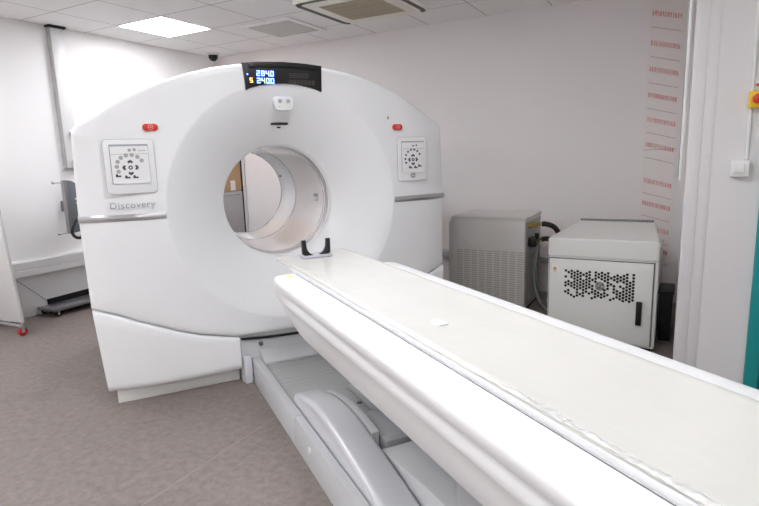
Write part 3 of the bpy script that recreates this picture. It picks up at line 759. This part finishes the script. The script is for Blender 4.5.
# ------------------------------------------------------------------ chiller (left grey unit)
Q = empty('chiller', (-1.45, 4.5, 0)); tag(Q, 'warm grey steel cooling unit with louvred front, behind the table next to the scanner', 'cooling unit')
bm = B(); prism(bm, [(-.34, .03), (.333, .03), (.333, .79), (-.31, .79), (-.34, .755)], .0, .58, 'y', .004); cb = obj('body', bm, 'chill', Q)
bm = B(); prism(bm, [(-.318, .79), (.337, .79), (.337, .812), (.33, .815), (-.31, .815)], -.006, .59, 'y', .003); obj('lid', bm, 'chill', Q)
obj('base', box(B(), -.33, .32, .01, .57, 0, .035), 'dark', Q)
for c in range(9):
    x0 = -.262+.067*c; bm = B()
    for r in range(24):
        z = .52-.0195*r; box(bm, x0, x0+.052, -.0035, .001, z-.004, z+.0035)
    obj('louvre_column', bm, 'chilld', cb, smooth=False, weld=False)
bm = B()
for r in range(10):
    z = .47-.042*r; prism(bm, [(-.3405, z), (-.353, z-.006), (-.353, z-.022), (-.3405, z-.028)], .02, .5, 'y')
obj('side_vent', bm, 'chill', cb, weld=False)
sd = obj('connection_panel', box(B(), .3335, .337, .03, .55, .05, .77), 'tmid', Q)
bm = B()
for r in range(22): box(bm, .3365, .341, .16, .50, .08+.021*r, .088+.021*r)
obj('side_louvre', bm, 'cupb', sd, weld=False)
for y, z in ((.12, .735), (.26, .735), (.14, .60), (.27, .60)):
    bm = B(); cyl(bm, (.337, y, z), 'x', .024, .03, 16); cyl(bm, (.36, y, z), 'x', .016, .045, 6); lathe = None; obj('fitting', bm, 'brass', sd)
bm = B(); box(bm, .338, .40, .10, .20, .56, .64, .008); box(bm, .338, .38, .22, .32, .555, .62, .006); obj('valve_block', bm, 'black', sd)
bm = B(); cyl(bm, (.40, .15, .63), 'z', .018, .04, 12); obj('valve_knob', bm, 'black', sd)
# hoses
def hose(name, pts, r, m, label):
    bm = B(); tube(bm, spline(pts, 8), r, 10); o = obj(name, bm, m); tag(o, label, 'hose'); return o
hose('hose', [(-1.037, 4.76, .735), (-1.00, 4.77, .735), (-.94, 4.79, .71), (-.90, 4.80, .65), (-.885, 4.80, .55), (-.885, 4.80, .40)], .022, 'hose', 'upper thick black hose arching from the grey unit to the white cabinet')
hose('hose', [(-1.037, 4.77, .60), (-1.0, 4.79, .605), (-.93, 4.88, .58), (-.90, 4.95, .52), (-.89, 4.97, .38), (-.89, 4.97, .2)], .022, 'hose', 'lower thick black hose between the grey unit and the white cabinet')
hose('hose', [(-1.035, 4.62, .57), (-1.035, 4.60, .50), (-1.05, 4.58, .32), (-1.02, 4.56, .16), (-.94, 4.52, .06), (-.84, 4.50, .03)], .012, 'greyhose', 'thin grey hose curving from the grey unit down to the floor')
hose('hose', [(-1.037, 4.67, .57), (-1.037, 4.66, .48), (-1.04, 4.66, .30), (-1.03, 4.68, .12), (-.99, 4.72, .03)], .009, 'greyhose', 'thinnest hose hanging straight down the side of the grey unit')
bz = empty('pipe_fitting', (-.93, 5.1, 0)); tag(bz, 'brass coloured pipe elbow on the floor between the two cabinets', 'pipe')
bm = B(); tube(bm, spline([(-.08, 0, .001), (-.07, 0, .12), (-.02, 0, .20), (.05, 0, .22)], 5), .028, 12); obj('elbow', bm, 'brass', bz)
bm = B(); tube(bm, [(.05, 0, .22), (.07, 0, .222)], .036, 12); obj('collar', bm, 'brass', bz)
# wall pipework behind the units
struct('trim_4', box(B(), -2.2, -.35, 5.22, 5.299, .30, .36, .006), 'trunkg', 'grey trunking low on the back wall behind the units', 'trim')
bf = obj('printed_sheet', box(B(), -2.2, -.35, 5.2935, 5.2985, .37, .72), 'film'); tag(bf, 'pinkish printed protective sheet low on the back wall behind the units', 'sheet')

# ------------------------------------------------------------------ white cabinet
W2 = empty('equipment_cabinet', (-.45, 3.9, 0)); tag(W2, 'white steel equipment cabinet with a perforated door and a sloping-sided top', 'cabinet')
x0, x1 = -.347, .350
bm = B(); box(bm, x0, x1, .0, 1.0, .03, .625, .004); cab = obj('body', bm, 'cabwhite', W2)
# hood, tapering to the back
bm = B(); v = [bm.verts.new(p) for p in ((x0-.001, -.012, .625), (x1+.001, -.012, .625), (x1-.05, 1.0, .625), (x0+.05, 1.0, .625), (x0-.001, -.012, .757), (x1+.001, -.012, .757), (x1-.065, 1.0, .766), (x0+.055, 1.0, .766))]
for f in ((0, 1, 5, 4), (1, 2, 6, 5), (2, 3, 7, 6), (3, 0, 4, 7), (4, 5, 6, 7), (3, 2, 1, 0)): bm.faces.new([v[i] for i in f])
bmesh.ops.recalc_face_normals(bm, faces=bm.faces); bmesh.ops.bevel(bm, geom=list(bm.edges), offset=.008, segments=3, affect='EDGES')
hd = obj('hood', bm, 'cabwhite', W2)
bm = B(); box(bm, x0+.06, x1-.075, .955, .998, .764, .779, .002); vs_ = obj('rear_vent', bm, 'trunkg', hd)
bm = B()
for k in range(30):
    x = x0+.068+.0185*k; prism(bm, [(x, .7795), (x+.008, .7795), (x+.012, .7655), (x+.004, .7655)], .953, .956, 'y')
for k in range(30):
    x = x0+.068+.0185*k; box(bm, x, x+.009, .958, .995, .7785, .7798)
obj('vent_holes', bm, 'black', vs_, weld=False)
obj('base', box(B(), x0+.02, x1-.02, .02, .98, 0, .035), 'dark', W2)
obj('door_gap', box(B(), x0+.006, x1-.018, -.004, .001, .045, .616), 'seam', W2)
dr = obj('door', box(B(), x0+.012, x1-.026, -.022, -.002, .05, .610, .004), 'cabwhite', W2)
bm = B(); cols = 23; dx = .0196; z00 = .531
for c in range(cols):
    x = -.222+dx*c
    for r in range(9):
        z = z00-.0215*r-(.0107 if c % 2 else 0)
        if math.hypot(x-(.003), z-.437) < .036: continue
        if random.random() < .17: continue
        if z < .352 and c < 15 and c % 3: continue
        prism(bm, [(x+0.0100*math.cos(PI/6+PI/3*k), z+0.0100*math.sin(PI/6+PI/3*k)) for k in range(6)], -.0232, -.0215, 'y')
obj('vent_holes', bm, 'black', dr, weld=False)
bm = B(); cyl(bm, (.003, -.0225, .437), 'y', .031, .002, 28); em = obj('logo_badge', bm, 'btn', dr); monogram(.003, -.0225, .437, .029, 'bdark', em)
hn = obj('door_handle', box(B(), .233, .268, -.045, -.021, .195, .355, .004), 'black', dr)
obj('handle_grip', box(B(), .241, .260, -.052, -.044, .205, .345, .003), 'hose', hn)
bm = B(); prism(bm, [(-.312, .532), (-.280, .532), (-.296, .560)], -.0235, -.0215, 'y'); wn = obj('warning_sign', bm, 'warn', dr)
bm = B(); prism(bm, [(-.298, .546), (-.294, .546), (-.295, .551), (-.2965, .551)], -.0242, -.0233, 'y'); prism(bm, [(-.2985, .545), (-.2945, .545), (-.2975, .5375), (-.2955, .5375)][::-1], -.0242, -.0233, 'y'); obj('bolt_symbol', bm, 'black', wn, weld=False)
obj('sign_backing', box(B(), -.318, -.274, -.0225, -.0212, .515, .568), 'screen', wn)
bm = B(); box(bm, -.312, -.281, -.0232, -.022, .524, .527); box(bm, -.312, -.281, -.0232, -.022, .518, .5205); obj('sign_text', bm, 'btn', wn, weld=False)
bm = B(); box(bm, -.349, -.340, -.014, .004, .28, .33, .002); obj('hinge', bm, 'letter', W2)
# bin in the gap
bn = empty('waste_bin', (-.048, 4.35, 0)); tag(bn, 'narrow dark plastic bin in the gap between the white cabinet and the wall', 'bin')
bm = B(); prism(bm, [(-.036, 0), (.036, 0), (.044, .348), (-.044, .348)], -.15, .12, 'y', .004); obj('bin_body', bm, 'black', bn)
obj('bin_rim', box(B(), -.049, .049, -.155, .125, .347, .362, .003), 'hose', bn)

# ------------------------------------------------------------------ chart sheet on the back wall
CH = empty('printed_chart', (-.18, 5.297, .35)); tag(CH, 'tall pale plastic sheet with rows of small red figures hanging on the back wall', 'wall chart')
obj('sheet', box(B(), -.128, .125, -.004, 0, 0, 2.26), 'film', CH)
main = [2.40, 2.165, 1.955, 1.745, 1.545, 1.335, 1.03, .835, .63, .45]
sl = -.27
for zr in main:
    zr -= .335; bmr = B(); bmg = B()
    for k in range(12):
        x = -.110+.0185*k; z = zr+sl*(x+.0)
        seven(bmr, random.choice('2356890'), x, z-.012, .0095, .036, .0034, -.0048)
    zz = zr-.105
    for k in range(16):
        x = -.112+.0140*k; z = zz+sl*x; box(bmg, x, x+.0085, -.0056, -.0038, z-.003, z+.003)
    obj('figure_row', bmr, 'print', CH, smooth=False, weld=False)
    obj('dashed_rule', bmg, 'printg', CH, smooth=False, weld=False)
bm = B(); box(bm, -.128, .125, -.0055, -.0038, .985, .990); obj('sheet_join', bm, 'trunkg', CH)
# slim white profile by the corner
pf = empty('wall_profile', (-.004, YP+.03, 1.18)); tag(pf, 'slim white vertical profile hanging from the ceiling at the wall corner', 'profile')
obj('profile_strip', box(B(), -.013, .002, -.012, .02, 0, H-1.18-.001, .003), 'white', pf)
obj('profile_edge', box(B(), -.0165, -.0135, .0, .018, .02, H-1.18-.002, .001), 'steel', pf)

# switch, emergency stop, conduit
sw = empty('light_switch', (.252, YP, 1.24)); tag(sw, 'square white light switch on the right wall at the end of a thin conduit', 'light switch')
bm = B(); prism(bm, rrect(-.041, .041, -.041, .041, .006, 3), -.042, -.0005, 'y', .003); obj('switch_box', bm, 'white', sw)
bm = B(); prism(bm, rrect(-.024, .022, -.022, .024, .003, 3), -.048, -.041, 'y', .002); obj('rocker', bm, 'white', sw)
es = empty('emergency_stop', (.335, YP, 1.573)); tag(es, 'yellow emergency stop box with a red button above the light switch', 'emergency stop')
bm = B(); prism(bm, rrect(-.067, .075, -.038, .042, .006, 3), -.05, -.0005, 'y', .004); obj('housing', bm, 'yellow', es)
bm = B(); tube(bm, [(-.033, -.05, .003), (-.033, -.066, .003)], .013, 16); tube(bm, [(-.033, -.064, .003), (-.033, -.070, .003), (-.033, -.080, .003), (-.033, -.083, .003)], [.022, .024, .023, .016], 24); obj('mushroom_button', bm, 'red', es)
cd = obj('conduit', box(B(), .272, .286, YP-.014, YP-.0005, 1.282, 1.534, .002), 'white'); tag(cd, 'short white conduit between the switch and the emergency stop', 'conduit')
cd = obj('conduit', box(B(), .272, .286, YP-.014, YP-.0005, 1.616, H-.001, .002), 'white'); tag(cd, 'long white conduit rising from the emergency stop to the ceiling', 'conduit')
cd = obj('warning_tape', box(B(), .296, .42, YP-.006, YP-.0005, 1.640, 1.653, .001), 'red'); tag(cd, 'short red strip on the wall just above the emergency stop', 'strip')

# ------------------------------------------------------------------ light and camera
w = bpy.data.worlds.new('World'); bpy.context.scene.world = w; w.use_nodes = True
w.node_tree.nodes['Background'].inputs[0].default_value = (.9, .92, 1, 1); w.node_tree.nodes['Background'].inputs[1].default_value = .3
cam = bpy.data.cameras.new('Camera'); co = bpy.data.objects.new('Camera', cam); C.objects.link(co)
cam.sensor_width = 36; cam.lens = 544.9/759*36; cam.clip_start = .01
f_, p_, r_, ry_ = 544.9, math.radians(10.141), math.radians(-1.779), math.radians(-29.072)
Mx = Matrix.Rotation(-ry_, 4, 'Z') @ Matrix.Rotation(PI/2-p_, 4, 'X') @ Matrix.Rotation(r_, 4, 'Z')
co.matrix_world = Matrix.Translation((0, 0, 1.36)) @ Mx
sc = bpy.context.scene; sc.camera = co
sc.view_settings.view_transform = 'Standard'; sc.view_settings.look = 'None'; sc.view_settings.exposure = 1.08; sc.view_settings.gamma = 1; sc.view_settings.use_curve_mapping = False
sc.cycles.max_bounces = 16; sc.cycles.diffuse_bounces = 14
